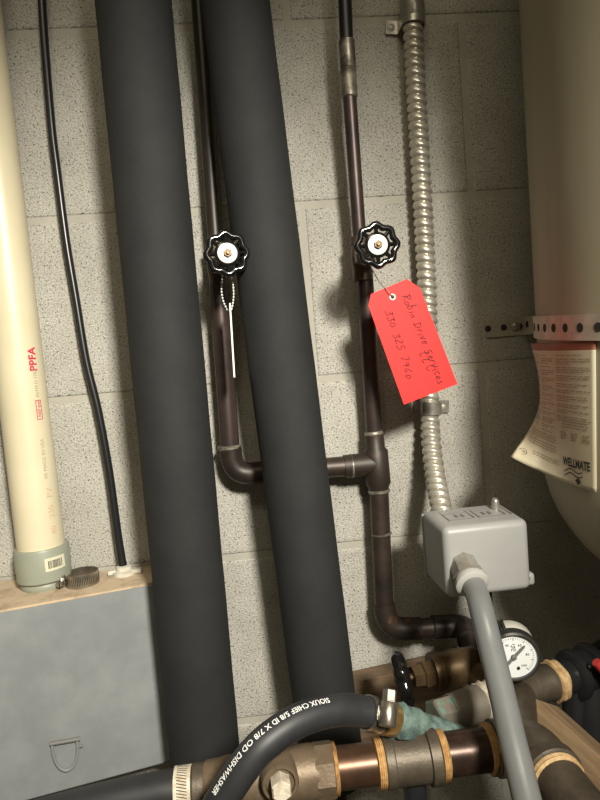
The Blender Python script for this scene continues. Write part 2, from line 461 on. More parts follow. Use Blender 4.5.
# walk along to place holes
cum = [0]
for a, b in zip(pth, pth[1:]): cum.append(cum[-1]+(b-a).length)
def along(s):
    for i in range(len(cum)-1):
        if cum[i+1] >= s:
            t = (s-cum[i])/(cum[i+1]-cum[i]); return pth[i].lerp(pth[i+1], t), offs(i) if t < .5 else offs(i+1)
    return pth[-1], offs(len(pth)-1)
s = .002
while s < cum[-1]-.01:
    p, n = along(s)
    hb = NB(); lathe(hb, Vector((p.x, p.y, strap_z(p))), n, [(.0011, .0038), (.00155, .0038)], n=20)
    if 0.02 < s < .05 and False: pass
    obj('punched_hole', hb, K['hole'], strap)
    s += .0195
bm = NB()
sc = P(516, 327, .003)
lathe(bm, (sc.x, -.0025, sz0), (0, -1, 0), [(0, .0055), (.0015, .0055), (.003, .004), (.0035, .002)], n=20)
bbox(bm, (sc.x, -.0062, sz0), (.007, .0008, .0012), rot=Matrix.Rotation(.5, 3, 'Y'))
obj('screw', bm, K['zinc'], strap)

# ------------------------------------------------------------------ grey box at the lower left
bx = thing('electrical_box', 'blue grey sheet metal box with dusty tan top at lower left', 'box', tuple(P(70, 700, 0.03)))
fTR = P(158, 585, .062); fTL0 = P(0, 608, .098)
dirx = (fTL0-fTR); dirx.z = 0
fTL = fTR+dirx*1.9
ztop = .5*(fTR.z+fTL0.z)
fBR = P(170, 768, .062); fBL = P(0, 798, .098)
zbot = .5*(fBR.z+fBL.z)
A = Vector((fTL.x, fTL.y, 0)); B_ = Vector((fTR.x, fTR.y, 0))
foot = [A, B_, Vector((B_.x+.002, -.0005, 0)), Vector((A.x, -.0005, 0))]
bm = NB()
lo_ = [bm.verts.new((p.x, p.y, zbot)) for p in foot]; hi_ = [bm.verts.new((p.x, p.y, ztop)) for p in foot]
bm.faces.new(lo_[::-1]); bm.faces.new(hi_).material_index = 1
for q in range(4): bm.faces.new((lo_[q], lo_[(q+1) % 4], hi_[(q+1) % 4], hi_[q]))
bmesh.ops.bevel(bm, geom=list(bm.edges), offset=.0018, segments=2, affect='EDGES')
for f in bm.faces:
    if f.calc_center_median().z > ztop-.0025: f.material_index = 1
obj('body', bm, [K['panel'], K['dust']], bx)
ZB = ztop
nf = Vector(((A-B_).normalized().y, -(A-B_).normalized().x, 0)); nf = nf if nf.y < 0 else -nf
ex = (B_-A).normalized()
def on_face(px, py, off=0.0):
    v = P(px, py, .1)-CAM; t = (B_-CAM); t.z = 0
    vv = Vector((v.x, v.y, 0)); k = (Vector((B_.x, B_.y, 0))-Vector((CAM.x, CAM.y, 0))).dot(nf)/vv.dot(nf)
    return CAM+v*k+nf*off
# half round cast loop with a cross pin
q0 = on_face(52, 742, .003); q1 = on_face(77, 738, .003); q2 = on_face(66, 769, .003)
bm = NB()
cx = (q0+q1)*.5; rx = (q1-q0).length/2; hz = cx.z-q2.z
U = [q0+Vector((0, 0, .000))]+[cx - ex*rx*math.cos(t) + Vector((0, 0, -.006-(hz-.006)*math.sin(t))) for t in [PI*i/16 for i in range(17)]]+[q1]
sweep(bm, U, .0016, 8)
obj('pull_loop', bm, K['panel'], bx, label='small half round pull loop')
bm = NB(); sweep(bm, [q0-ex*.002, q1+ex*.003], .0022, 10)
sweep(bm, [q1+ex*.001+Vector((0, 0, -.008)), q1+ex*.005+Vector((0, 0, -.008))], .0015, 8)
obj('pivot_bar', bm, K['grey_groove'], bx)

# ------------------------------------------------------------------ cream pvc pipe standing in its adapter on the box
PD = .031
pb = P(45, 585, PD); pb.z = ZB
a1 = P(41, 545, PD); ptop = P(-14, 90, PD)
pd = (a1-pb); pdir = (ptop-a1).normalized()
pv = thing('pvc_pipe', 'cream plastic pipe with red lettering standing at the left edge', 'pipe', tuple(pb))
rP = S(22.3, PD)
bm = NB(); axial(bm, a1-pdir*.02, a1+pdir*.75, [(0, rP), (1, rP)], n=48)
obj('tube', bm, K['pvc'], pv)
bm = NB(); rA = S(25.6, PD)
pbb = a1 - pdir*((a1.z-ZB-.0085)/pdir.z)
axial(bm, pbb, a1, [(0, rA*.95), (.04, rA), (.94, rA*1.01), (1, rA*.98), (1, rP*1.005)], n=48)
ad = obj('adapter', bm, K['adapter'], pv, label='grey green socket adapter')
bm = NB(); lathe(bm, (pbb.x, pbb.y, ZB), (0, 0, 1), [(0, rA*.86), (.003, rA*.9), (.0065, rA*.88), (.009, rA*.8)], n=48)
obj('locknut', bm, K['adapter'], pv)
def around(base, axis, r, towards):
    """(angle, height) frame on a pipe: angle 0 faces 'towards'"""
    axis = axis.normalized(); f = (towards-axis*towards.dot(axis)).normalized(); s_ = axis.cross(f)
    return lambda a, h, off=0: base+axis*h+(f*math.cos(a)+s_*math.sin(a))*(r+off)
toc = (CAM-a1).normalized()
cyl = around(a1, pdir, rA*1.012, toc)
lowh = (a1-pbb).length
bm = NB()
nseg = 10
for k in range(nseg):
    x0_, x1_ = .05+.78*k/nseg, .05+.78*(k+1)/nseg
    bm.faces.new([bm.verts.new(cyl(a, h, .0004)) for a, h in ((x0_, -lowh*.63), (x1_, -lowh*.63), (x1_, -lowh*.24), (x0_, -lowh*.24))])
stk = obj('barcode_sticker', bm, K['sticker'], ad, label='small barcode sticker')
bm = NB(); a = .16
while a < .68:
    wd = random.choice((.008, .012, .02, .028))
    bm.faces.new([bm.verts.new(cyl(x, h, .0007)) for x, h in ((a, -lowh*.55), (a+wd, -lowh*.55), (a+wd, -lowh*.32), (a, -lowh*.32))])
    a += wd+random.choice((.012, .016, .026))
obj('barcode_print', bm, K['ink_black'], stk)
pc = around(a1, pdir, rP, toc)
def pipe_text(bm, s, h0, ang, size, spacing=1.0, bold=0, mat=0, flip=1):
    # reads downwards or upwards along the pipe
    text_bm(bm, s, size, (lambda x, y: pc(ang+flip*(-y)/rP, h0+flip*x, .0004)), spacing=spacing, bold=bold, mat=mat)
def hpix(py): # height along the pipe of a photo row
    best = None
    for i in range(600):
        h = i*.001; p = pc(.3, h)-CAM
        yy = 400 - FPX*p.dot(up)/p.dot(fw)
        if best is None or abs(yy-py) < best[0]: best = (abs(yy-py), h)
    return best[1]
bm = NB(); pipe_text(bm, 'PPFA', hpix(372), .72, .0118, bold=.0003)
obj('lettering', bm, K['ink_red'], pv, label='red lettering on the cream pipe')
bm = NB()
hA, hB, hC = hpix(420), hpix(401), None
aa, ab = .27, .62
def strip(h0, h1, a0, a1_):
    bm.faces.new([bm.verts.new(pc(a, h, .0004)) for a, h in ((a0, h0), (a1_, h0), (a1_, h1), (a0, h1))])
aa, ab = .46, .72; e = .0007
strip(hA, hA+e, aa, ab); strip(hB-e, hB, aa, ab); strip(hA, hB, aa, aa+.03); strip(hA, hB, ab-.03, ab)
pipe_text(bm, 'NSF-pw', hA+.003, .66, .0052)
obj('lettering_stamp', bm, K['ink_red'], pv)
bm = NB(); pipe_text(bm, 'ASTM D 1785', hpix(398), .66, .0052, mat=0)
obj('standard_lettering', bm, K['ink_grey'], pv); bm = NB()
pipe_text(bm, 'PR MADE IN USA', hpix(480), .62, .0058)
obj('maker_lettering', bm, K['ink_grey'], pv)
bm = NB(); pipe_text(bm, '40   330   PV', hpix(536), .74, .0098, spacing=1.0)
obj('lettering_faint', bm, K['ink_faint'], pv)

# ------------------------------------------------------------------ loose worm clamp lying on the box
cc = P(79, 583, .040); cc.z = ZB
lc = thing('hose_clamp', 'loose stainless worm clamp lying on the dusty box top beside the cream pipe', 'clamp', tuple(cc))
def worm_clamp(root, c, axis, R, hw_, scr_ang, mats, slots=True, squash=1.0, hs=1.0):
    axis = Vector(axis).normalized(); ref = Vector((0, 0, 1)) if abs(axis.z) < .9 else Vector((0, -1, 0))
    X = (ref-axis*ref.dot(axis)).normalized(); Y = axis.cross(X); c = Vector(c)
    b = NB(); n = 48; rg = []
    for i in range(n):
        t = 2*PI*i/n; d = X*math.cos(t)+Y*math.sin(t)*squash
        rg.append([b.verts.new(c+d*R-axis*hw_), b.verts.new(c+d*R+axis*hw_), b.verts.new(c+d*(R+.0009)+axis*hw_), b.verts.new(c+d*(R+.0009)-axis*hw_)])
    for i in range(n):
        for q in range(4): b.faces.new((rg[i][q], rg[i][(q+1) % 4], rg[(i+1) % n][(q+1) % 4], rg[(i+1) % n][q]))
    band = obj('band', b, mats[0], root)
    if slots:
        b = NB()
        for i in range(46):
            t = 2*PI*i/46
            d = X*math.cos(t)+Y*math.sin(t)*squash; e_ = (-X*math.sin(t)+Y*math.cos(t)*squash).normalized()
            sl = (e_*.25+axis*1.0).normalized()
            p = c+d*(R+.00095)
            q = [p-sl*hw_*.62-e_*R*.022, p-sl*hw_*.62+e_*R*.022, p+sl*hw_*.62+e_*R*.022, p+sl*hw_*.62-e_*R*.022]
            b.faces.new([b.verts.new(k) for k in q])
        obj('band_slots', b, K['hole'], band)
    d = X*math.cos(scr_ang)+Y*math.sin(scr_ang)*squash; e_ = (-X*math.sin(scr_ang)+Y*math.cos(scr_ang)).normalized()
    p = c+d*(R+.0045*hs)
    b = NB(); axial(b, p-e_*.0065*hs, p+e_*.0065*hs, [(0, .0048*hs), (.06, .0053*hs), (.94, .0053*hs), (1, .0048*hs)], n=20)
    bbox(b, c+d*(R+.0015), (.011, .0022, hw_*2.1), rot=Matrix((e_, d, axis)).transposed(), bev=.0004)
    h = obj('screw_housing', b, mats[1], root)
    b = NB(); axial(b, p+e_*.0066*hs, p+e_*.0135*hs, [(0, .0046*hs), (.05, .0046*hs), (.1, .0042*hs), (.9, .0042*hs), (1, .0036*hs)], sides=6)
    bbox(b, p+e_*.0136*hs, (.0006, .0011, .0075*hs), rot=Matrix((e_, d, axis)).transposed(), mat=1)
    obj('screw', b, [mats[1], K['hole']], root, angle=25)
worm_clamp(lc, cc+Vector((.004, 0, .0068)), (0, 0, 1), .0172, .0066, -PI*.46, (K['stainless'], K['stainless']), squash=1.0)

# ------------------------------------------------------------------ black cable down to its connector on the box
CD = .022
kb = P(124, 568, CD); kb.z = ZB
ca = thing('power_cable', 'thin black cable running down the block wall into the box top', 'cable', tuple(kb))
cp = [P(36, -330, .012), P(40, -60, .012), P(42, 0, .012), P(46, 60, .012), P(52, 130, .012), P(57, 170, .012), P(66, 240, .012), P(76, 300, .012), P(86, 360, .013), P(98, 410, .014), P(109, 470, .016), P(118, 535, .019), kb+Vector((-.0005, 0, .004))]
bm = NB(); sweep(bm, smooth_path(cp, 8), S(3.9, .012), 14)
obj('jacket', bm, K['cable'], ca)
bm = NB()
lathe(bm, kb, (0, 0, 1), [(0, .013), (.004, .013), (.005, .009), (.009, .0085), (.010, .005)], n=24)
bbox(bm, kb+Vector((.014, -.002, .003)), (.012, .009, .005), bev=.0015)
bbox(bm, kb+Vector((-.013, 0, .003)), (.010, .009, .005), bev=.0015)
obj('connector', bm, K['white_plastic'], ca, label='dirty white cable connector')

# ------------------------------------------------------------------ foam insulated pipes
def insulated(name, label, pts, rpx, dd, zend, group):
    a, b = P(*pts[0], dd), P(*pts[1], dd)
    dr = (a-b).normalized()
    root = thing(name, label, 'pipe', tuple(b), group)
    r = S(rpx, dd)
    bm = NB(); L = (a-b).length+.25
    lathe(bm, b, dr, [(0, .0118), (0, r*.985), (.002, r)]+[(.002+L*i/24, r*(1+.012*math.sin(i*2.1)*.5)) for i in range(1, 25)], n=56, cap=False)
    obj('foam_sleeve', bm, K['foam'], root)
    bm = NB(); low = b-dr*((b.z-.002)/dr.z)
    axial(bm, low, b+dr*.1, [(0, .0112), (1, .0112)], n=24)
    obj('inner_pipe', bm, K['copper_dark'], root)
    return root
insulated('insulated_pipe', 'black foam insulated pipe beside the grey box', ((133.5, 0), (205.5, 757)), 35.6, .098, 0, None)
insulated('insulated_pipe', 'black foam insulated pipe between the two black valve wheels', ((235, 0), (334, 776)), 33, .080, 0, None)

# ------------------------------------------------------------------ copper pipe run on the wall
CO = .030
run = thing('copper_pipe_run', 'dark tarnished copper pipes joined by a tee on the block wall', 'pipe', tuple(P(385, 620, CO)))
r_s = S(6.7, CO); r_l = S(9.6, CO)
def cpipe(a, b, r, m, name='pipe', label=None):
    bm = NB(); axial(bm, a, b, [(0, r), (1, r)], n=28); return obj(name, bm, m, run, label=label)
# left riser
Lv = P(217.3, 267, CO)
Lt = P(196, -40, CO)
cpipe(Lt+(Lt-Lv).normalized()*.3, Lv+(Lt-Lv).normalized()*.02, S(7.4, CO), K['copper_shade'])
Le = P(233, 473, CO)
cpipe(Lv-(Lt-Lv).normalized()*.02, P(230.5, 452, CO), S(9.4, CO), K['copper_wine'])
Tc = P(376, 463, CO)
bm = NB(); r_e = S(11.0, CO)
fl_ = fillet(P(229, 440, CO), P(234, 476, CO), P(275, 470, CO), S(20, CO))
e0, e1 = P(230.3, 447, CO), P(265, 471.3, CO)
sweep(bm, [e0]+fl_+[e1], r_e, 24)
obj('elbow', bm, K['copper_dark'], run)
cpipe(P(250, 473.5, CO), P(362, 465, CO), S(10.2, CO), K['copper_dark'])
# tee
bm = NB()
CT = .052; t0, t1 = P(374, 433, CO), P(379, 492, CO)
axial(bm, t0, t1, [(0, S(8.6, CO)), (.0, S(9.6, CO)), (.25, S(10.0, CO)), (.3, S(12.5, CO)), (.85, S(12.8, CO)), (.92, S(10.5, CO)), (1, S(10.3, CO))], n=28)
axial(bm, P(344, 466.5, CO), P(376, 463.5, CO), [(0, S(11.6, CO)), (1, S(12.4, CO))], n=28)
obj('tee', bm, K['copper_rust'], run)
# right riser above the tee
Rv = P(361.3, 259, .042)
cpipe(P(364.5, 270, .041), t0, S(8.2, CO), K['copper_wine'])
cpipe(P(348, 75, CT), P(360, 243, .043), S(6.6, CO), K['copper_wine'])
cpipe(P(332, -330, .062), P(346.6, 45, .0525), S(6.4, CO), K['cable'], label='black coated length of pipe')
bm = NB(); axial(bm, P(346.5, 40, .0526), P(349.6, 98, .051), [(0, S(6.6, CO)), (.02, S(7.6, CO)), (.48, S(7.6, CO)), (.5, S(7.0, CO)), (.52, S(7.7, CO)), (.98, S(7.7, CO)), (1, S(6.6, CO))], n=28)
obj('coupling', bm, K['solder_dark'], run, label='solder smeared coupling')
# below the tee
cpipe(t1, P(384.5, 618, CO), S(9.8, CO), K['copper_dark'])
for (a, b, r) in (((373.6, 431), (374.2, 435.5), 9.6), ((378.8, 489), (379.2, 493), 11.2), ((350, 466), (353.5, 465.7), 12.0), ((229, 445), (229.4, 449.5), 11.6), ((381.3, 532), (381.6, 535), 10.3)):
    bm = NB(); axial(bm, P(*a, CO), P(*b, CO), [(0, S(r*.9, CO)), (.3, S(r*1.02, CO)), (.7, S(r*1.02, CO)), (1, S(r*.9, CO))], n=28)
    obj('solder_ring', bm, K['solder_dark'], run)
bm = NB()
fl_ = fillet(P(383, 590, CO), P(386.5, 630, CO), P(440, 627, CO+.006), S(22, CO))
sweep(bm, [P(383.6, 604, CO)]+fl_+[P(421, 628.5, CO+.004)], S(11.4, CO), 24)
obj('elbow', bm, K['copper_rust'], run)
fe = [P(415, 629, CO+.003), P(436, 627, CO+.006)]
cpipe(fe[0], fe[1], S(9.8, CO), K['copper_dark'])
bm = NB()
V2 = P(474, 662, .135)
fl_ = fillet(P(436, 627, CO+.006), P(466, 625, CO+.008), V2, S(20, CO))
sweep(bm, [P(433, 627.2, CO+.006)]+fl_+[fl_[-1].lerp(V2, .35)], S(11.8, CO), 24)
obj('elbow', bm, K['copper_dark'], run)
bm = NB(); axial(bm, fl_[-1].lerp(V2, .3), V2.lerp(fl_[-1], -.05), [(0, S(9.5, .1)), (1, S(9.5, .1))], n=24)
obj('pipe', bm, K['copper_dark'], run)
for (pp, qq) in ((P(432, 627.3, CO+.006), P(434.6, 627.2, CO+.006)),):
    bm = NB(); axial(bm, pp, qq, [(0, S(11, CO)), (.3, S(12.2, CO)), (.7, S(12.2, CO)), (1, S(11, CO))], n=24)
    obj('solder_ring', bm, K['copper_rust'], run)

# ------------------------------------------------------------------ gate valves (pipe along z, wheel towards -y)
def wheel_parts(root, c, axis, R, plate_mat=True, th=.16):
    """scalloped handwheel, eight lobes"""
    axis = Vector(axis).normalized(); ref = Vector((0, 0, 1)) if abs(axis.z) < .9 else Vector((1, 0, 0))
    X = (ref-axis*ref.dot(axis)).normalized(); Y = axis.cross(X); c = Vector(c)
    b = NB()
    lob = lambda a: .86+.14*abs(math.cos(4*a))**1.0*.9
    torus(b, c, axis, R*.93, R*th, n=96, k=12, mod=lambda a: .885+.13*(.5+.5*math.cos(8*a))**.9)
    for i in range(8):
        t = 2*PI*i/8; d = X*math.cos(t)+Y*math.sin(t)
        sweep(b, [c+d*R*.3, c+d*R*.86], [R*.13, R*.085], 8)
        torus(b, c+d*R*.93, axis, R*.04, R*(th*.7), n=10, k=8)
    wh = obj('handwheel', b, K['wheel'], root)
    b = NB(); lathe(b, c-axis*R*.2, axis, [(0, R*.5), (R*.1, R*.58), (R*.26, R*.60), (R*.32, R*.52)], n=32)
    obj('wheel_hub', b, K['wheel'], wh)
    if plate_mat:
        b = NB(); lathe(b, c+axis*R*.12, axis, [(0, R*.46), (R*.03, R*.46), (R*.04, R*.44)], n=32)
        obj('identity_plate', b, K['plate'], wh, label='white metal plate on the hub')
    b = NB(); lathe(b, c+axis*R*.15, axis, [(0, R*.21), (R*.10, R*.21), (R*.12, R*.17)], sides=6)
    lathe(b, c+axis*R*.15, axis, [(0, R*.1), (R*.2, R*.1), (R*.22, R*.07)], n=14)
    obj('wheel_nut', b, K['brass'], wh, angle=25)
gv = thing('gate_valve', 'brass gate valve with black wheel and bead chain on the left copper pipe', 'valve', (0, 0, 0))
bm = NB()
hx = [(-.024, .0098), (-.024, .0110), (-.016, .0110), (-.016, .0100), (-.009, .0108), (0, .0115), (.009, .0108), (.016, .0100), (.016, .0110), (.024, .0110), (.024, .0098)]
lathe(bm, (0, 0, 0), (0, 0, 1), hx, n=32)
obj('valve_body', bm, K['valve_bronze'], gv, angle=30)
bm = NB()
lathe(bm, (0, 0, 0), (0, -1, 0), [(.0, .0105), (.020, .0105), (.020, .0125), (.027, .0125), (.027, .009), (.040, .0085)], sides=6)
lathe(bm, (0, 0, 0), (0, -1, 0), [(.040, .008), (.056, .008), (.056, .006)], sides=6)
lathe(bm, (0, 0, 0), (0, -1, 0), [(.04, .0036), (.082, .0036)], n=16)
obj('bonnet', bm, K['valve_bronze'], gv, angle=25)
wheel_parts(gv, (0, -.082, 0), (0, -1, 0), .0212)
gv2 = copy_tree(gv)
tilt = (Lt-Lv).normalized()
gv.location = Lv; gv.rotation_euler = (0, -.02, math.radians(9.5))
gv2.location = Rv; gv2.rotation_euler = (0, -.01, math.radians(0.5))
gv2['label'] = 'brass gate valve with black wheel on the right copper pipe, above the red tag'

# ------------------------------------------------------------------ bead chain with a thin tag, hanging on the left valve
bc = thing('bead_chain_tag', 'bead chain with thin white tag seen edge on, hanging from the left valve', 'tag', tuple(P(227, 286, .09)))
loop = smooth_path([P(222, 283, .088), P(221.5, 291, .089), P(223, 300, .0895), P(226, 307.5, .09), P(228.5, 311, .09), P(231.5, 309, .09), P(233.2, 301, .0895), P(233.6, 292, .089), P(232.6, 281, .088), P(231, 271, .088), P(227, 267, .088), P(223, 272, .088), P(222, 283, .088)], 6)
cm = [0]
for a, b in zip(loop, loop[1:]): cm.append(cm[-1]+(b-a).length)
bm = NB(); sweep(bm, loop, .00035, 6); obj('chain_wire', bm, K['zinc'], bc)
s = 0
sph = NB(); bmesh.ops.create_icosphere(sph, subdivisions=2, radius=.0011)
b0 = None
while s < cm[-1]:
    for i in range(len(cm)-1):
        if cm[i+1] >= s:
            p = loop[i].lerp(loop[i+1], (s-cm[i])/(cm[i+1]-cm[i])); break
    if b0 is None:
        bmesh.ops.translate(sph, verts=sph.verts, vec=p); b0 = obj('bead', sph, K['plate'], bc, origin=p)
    else:
        c = b0.copy(); COL.objects.link(c); c.parent = bc; c.location = p-wloc(bc)
    s += .0031
ta, tb = P(230.8, 304, .09), P(235.2, 377, .09)
vv = (tb-ta).normalized(); ed = ((ta+tb)*.5-CAM).normalized(); ed = (ed-vv*ed.dot(vv)).normalized(); sd = ed.cross(vv)
bm = NB(); plate(bm, [ta-ed*.0105, ta+ed*.0105, tb+ed*.0105, tb-ed*.0105], sd, .0016)
obj('tag_plate', bm, K['rod'], bc, smooth=False)

# ------------------------------------------------------------------ red card tag
TD = .108
rtg = thing('red_tag', 'red card tag with handwriting hanging below the right valve wheel', 'tag', tuple(P(392.4, 297.2, TD)))
outl = [(371, 294), (407, 279), (420, 288), (457.5, 384), (404, 404.6), (368.4, 305.6)]
bm = NB(); plate(bm, [P(x, y, TD) for x, y in outl], (0, 1, 0), .0006)
card = obj('card', bm, K['red_card'], rtg, smooth=False)
hc = P(392.4, 297.2, TD)
bm = NB(); torus(bm, hc+Vector((0, -.0003, 0)), (0, 1, 0), .0026, .0010, n=24, k=8)
obj('eyelet', bm, K['plate'], rtg)
bm = NB(); lathe(bm, hc+Vector((0, -.0002, 0)), (0, -1, 0), [(0, .0018), (.0003, .0018)], n=16)
obj('eyelet_hole', bm, K['hole'], rtg)
bm = NB(); sweep(bm, smooth_path([hc+Vector((0, -.0015, 0)), P(388, 291, TD+.003), P(380, 283, TD-.004), P(373, 271, TD-.02), P(367, 262, .085), P(363, 262, .085)], 6), .0005, 6)
obj('tie_wire', bm, K['zinc'], rtg)
STROKES = {  # handwritten capitals and small letters on a 0..1 grid
 'R': [[(0, 0), (.1, 1)], [(-.1, .9), (.4, 1), (.55, .8), (.4, .6), (.1, .5), (.6, 0)]],
 'o': [[(.3, .5), (.1, .4), (.05, .15), (.2, 0), (.4, .1), (.45, .35), (.3, .5)]],
 'b': [[(.1, 1), (.08, 0), (.3, 0), (.42, .2), (.3, .45), (.1, .35)]],
 'i': [[(.1, .5), (.1, 0)], [(.1, .72), (.12, .78)]],
 'n': [[(.05, .5), (.05, 0)], [(.05, .35), (.25, .5), (.38, .4), (.4, 0)]],
 'D': [[(.1, 1), (.08, 0)], [(-.05, .95), (.4, .85), (.6, .5), (.4, .1), (0, 0)]],
 'v': [[(0, .5), (.2, 0), (.42, .55)]],
 'e': [[(.05, .25), (.4, .3), (.3, .5), (.1, .4), (.05, .15), (.2, 0), (.42, .1)]],
 'l': [[(.1, 1), (.1, .05), (.2, 0)]],
 'S': [[(.6, .9), (.35, 1), (.1, .85), (.15, .6), (.45, .45), (.5, .15), (.25, 0), (0, .1)]],
 'r': [[(.05, .5), (.05, 0)], [(.05, .3), (.2, .48), (.35, .45)]],
 'c': [[(.4, .42), (.2, .5), (.05, .25), (.2, 0), (.42, .1)]],
 's': [[(.38, .45), (.15, .48), (.1, .32), (.35, .18), (.3, .02), (.05, .03)]],
 'L': [[(.15, 1), (.05, 0), (.5, .05)]], 'C': [[(.55, .85), (.3, 1), (.05, .6), (.1, .15), (.35, 0), (.6, .15)]],
 '3': [[(.05, .95), (.45, .95), (.2, .58), (.48, .4), (.4, .08), (.02, .02)]],
 '0': [[(.3, .75), (.1, .65), (.05, .25), (.22, 0), (.45, .2), (.45, .55), (.3, .75)]],
 '5': [[(.5, 1), (.12, .98), (.1, .58), (.42, .5), (.42, .12), (.05, 0)]],
 '2': [[(.05, .8), (.25, 1), (.45, .8), (.05, .02), (.5, .05)]],
 '8': [[(.4, .9), (.15, .9), (.15, .65), (.42, .4), (.35, .05), (.1, .05), (.1, .35), (.45, .7), (.4, .9)]],
 '7': [[(.0, .95), (.5, .97), (.15, 0)]],
 '9': [[(.45, .75), (.2, .95), (.08, .7), (.25, .5), (.45, .75), (.35, 0)]],
 '6': [[(.45, .95), (.12, .5), (.1, .12), (.32, 0), (.45, .25), (.15, .4)]],
 ' ': []}
bm = NB()
def script_line(txt, p0, p1, h, adv):
    p0, p1 = Vector(p0), Vector(p1); d = (p1-p0).normalized(); n = Vector((d.y, -d.x))   # letter tops to the right of travel
    tot = sum(adv.get(ch, .55)+.12 for ch in txt); k = (p1-p0).length/tot; x = 0
    for ch in txt:
        jit = random.uniform(-1.6, 1.6)
        for st in STROKES[ch]:
            pts = []
            for sx, sy in st:
                q = p0+d*(x+(sx+.22*sy+random.uniform(-.05, .05))*.95)*k + n*(sy*(h+jit)+jit*.4+random.uniform(-.3, .3))
                pts.append(P(q.x, q.y, TD+.0002))
            if len(pts) > 1: sweep(bm, smooth_path(pts, 3), .00048, 6)
        x += adv.get(ch, .55)+.12
adv = {'i': .25, 'l': .25, ' ': .45, 'R': .6, 'D': .7, 'S': .65, 'o': .5, 'v': .45, 'e': .45, 'n': .45, 'r': .4, 'c': .45, 's': .4, 'L': .6, 'C': .6}
script_line('Robin Drive Services', (402.5, 296), (439, 385), 8.0, adv)
script_line('LLC', (419, 353), (428, 373), 7.0, adv)
script_line('330 325 7960', (385.5, 311), (408, 380), 7.5, {' ': .5})
obj('handwriting', bm, K['pen'], card, label='dark handwritten lines')

# ------------------------------------------------------------------ armoured flexible conduit on the wall
FD = .022
fc = thing('flexible_metal_conduit', 'spiral galvanised metal conduit strapped to the wall down to the grey switch', 'conduit', tuple(P(440, 505, .09)))
ctl = [P(401, -330, FD), P(410, -60, FD), P(412, 0, FD), P(414.5, 60, FD), P(419, 140, FD), P(423, 210, FD), P(427, 290, FD), P(428.5, 350, FD), P(429.5, 405, FD), P(431, 440, FD+.012), P(435, 475, FD+.035), P(440, 503, FD+.066), P(444, 522, FD+.084)]
dense = smooth_path(ctl, 60)
cm = [0]
for a, b in zip(dense, dense[1:]): cm.append(cm[-1]+(b-a).length)
PITCHM = .0098
steps = int(cm[-1]/(PITCHM/9)); res_ = []; i = 0
for q in range(steps+1):
    s = cm[-1]*q/steps
    while i < len(cm)-2 and cm[i+1] < s: i += 1
    res_.append(dense[i].lerp(dense[i+1], (s-cm[i])/(cm[i+1]-cm[i])))
rC = S(9.9, FD)
def ridge(i, a):
    ph = (cm[-1]*i/steps/PITCHM + a/(2*PI)) % 1
    return 1.0 - .28*(abs(2*ph-1)**3) - .03*math.sin(ph*2*PI)
bm = NB(); sweep(bm, res_, rC, 26, prof=ridge)
obj('armour', bm, K['armour'], fc, angle=70)
bm = NB(); axial(bm, P(411.2, -8, FD), P(413.3, 22, FD), [(0, rC*1.02), (.05, rC*1.12), (.3, rC*1.12), (.33, rC*1.2), (.9, rC*1.2), (1, rC*1.02)], n=32)
obj('coupling', bm, K['zinc'], fc)
# straps
def pipe_strap(label, c, tabdir, tabpx, group='one hole straps on the metal conduit'):
    base = P(*c, 0.0)
    st = thing('conduit_strap', label, 'strap', tuple(base), None)
    ax = (P(c[0], c[1]+10, FD)-P(c[0], c[1]-10, FD)).normalized(); cc_ = P(*c, FD)
    X = Vector((1, 0, 0)); X = (X-ax*X.dot(ax)).normalized(); Yv = Vector((0, -1, 0))
    hw_ = .0075; b = NB(); prof_ = []
    R1, R2 = rC*1.06, rC*1.06+.0016
    ang = [PI*i/16 for i in range(17)]
    inner = [cc_+X*(-tabdir)*R1*math.cos(0)*1 - Yv*0]  # start near wall on the far side
    path = []
    path.append((Vector((-tabdir*R1, 0, 0)), None))
    pts = []
    z_w = -.0006
    pts.append((-tabdir*R1, -FD+.0012))
    for t in ang: pts.append((-tabdir*R1*math.cos(t), R1*math.sin(t)))
    pts.append((tabdir*R1, -FD+.0032)); pts.append((tabdir*(R1+.0014), -FD+.0018)); pts.append((tabdir*(R1+tabpx), -FD+.0018))
    prev = None
    for i, (x, y) in enumerate(pts):
        a0 = pts[max(i-1, 0)]; a1_ = pts[min(i+1, len(pts)-1)]
        t = Vector((a1_[0]-a0[0], a1_[1]-a0[1])).normalized(); nn = Vector((-t.y, t.x))*(1 if tabdir > 0 else -1)
        c0_ = cc_+X*x+Yv*y; c1_ = cc_+X*(x+nn.x*.0015)+Yv*(y+nn.y*.0015)
        qd = [b.verts.new(c0_-ax*hw_), b.verts.new(c0_+ax*hw_), b.verts.new(c1_+ax*hw_), b.verts.new(c1_-ax*hw_)]
        if prev:
            for q in range(4): b.faces.new((prev[q], prev[(q+1) % 4], qd[(q+1) % 4], qd[q]))
        else: b.faces.new(qd)
        prev = qd
    b.faces.new(prev)
    obj('saddle', b, K['zinc'], st)
    tp = cc_+X*tabdir*(R1+tabpx*.58)+Yv*(-FD+.0034)
    b = NB(); torus(b, tp, Yv, .0036, .0008, n=24, k=6); obj('eyelet_rim', b, K['zinc'], st)
    b = NB(); lathe(b, tp-Yv*.0002, Yv, [(0, .0030), (.0006, .0030), (.0014, .0018)], n=18); obj('anchor_screw', b, K['strap'], st)
pipe_strap('one hole zinc strap at the top of the spiral conduit, tab to the left', (413.2, 19), -1, .015)
pipe_strap('one hole zinc strap on the spiral conduit just below the red tag', (430, 408), 1, .017)

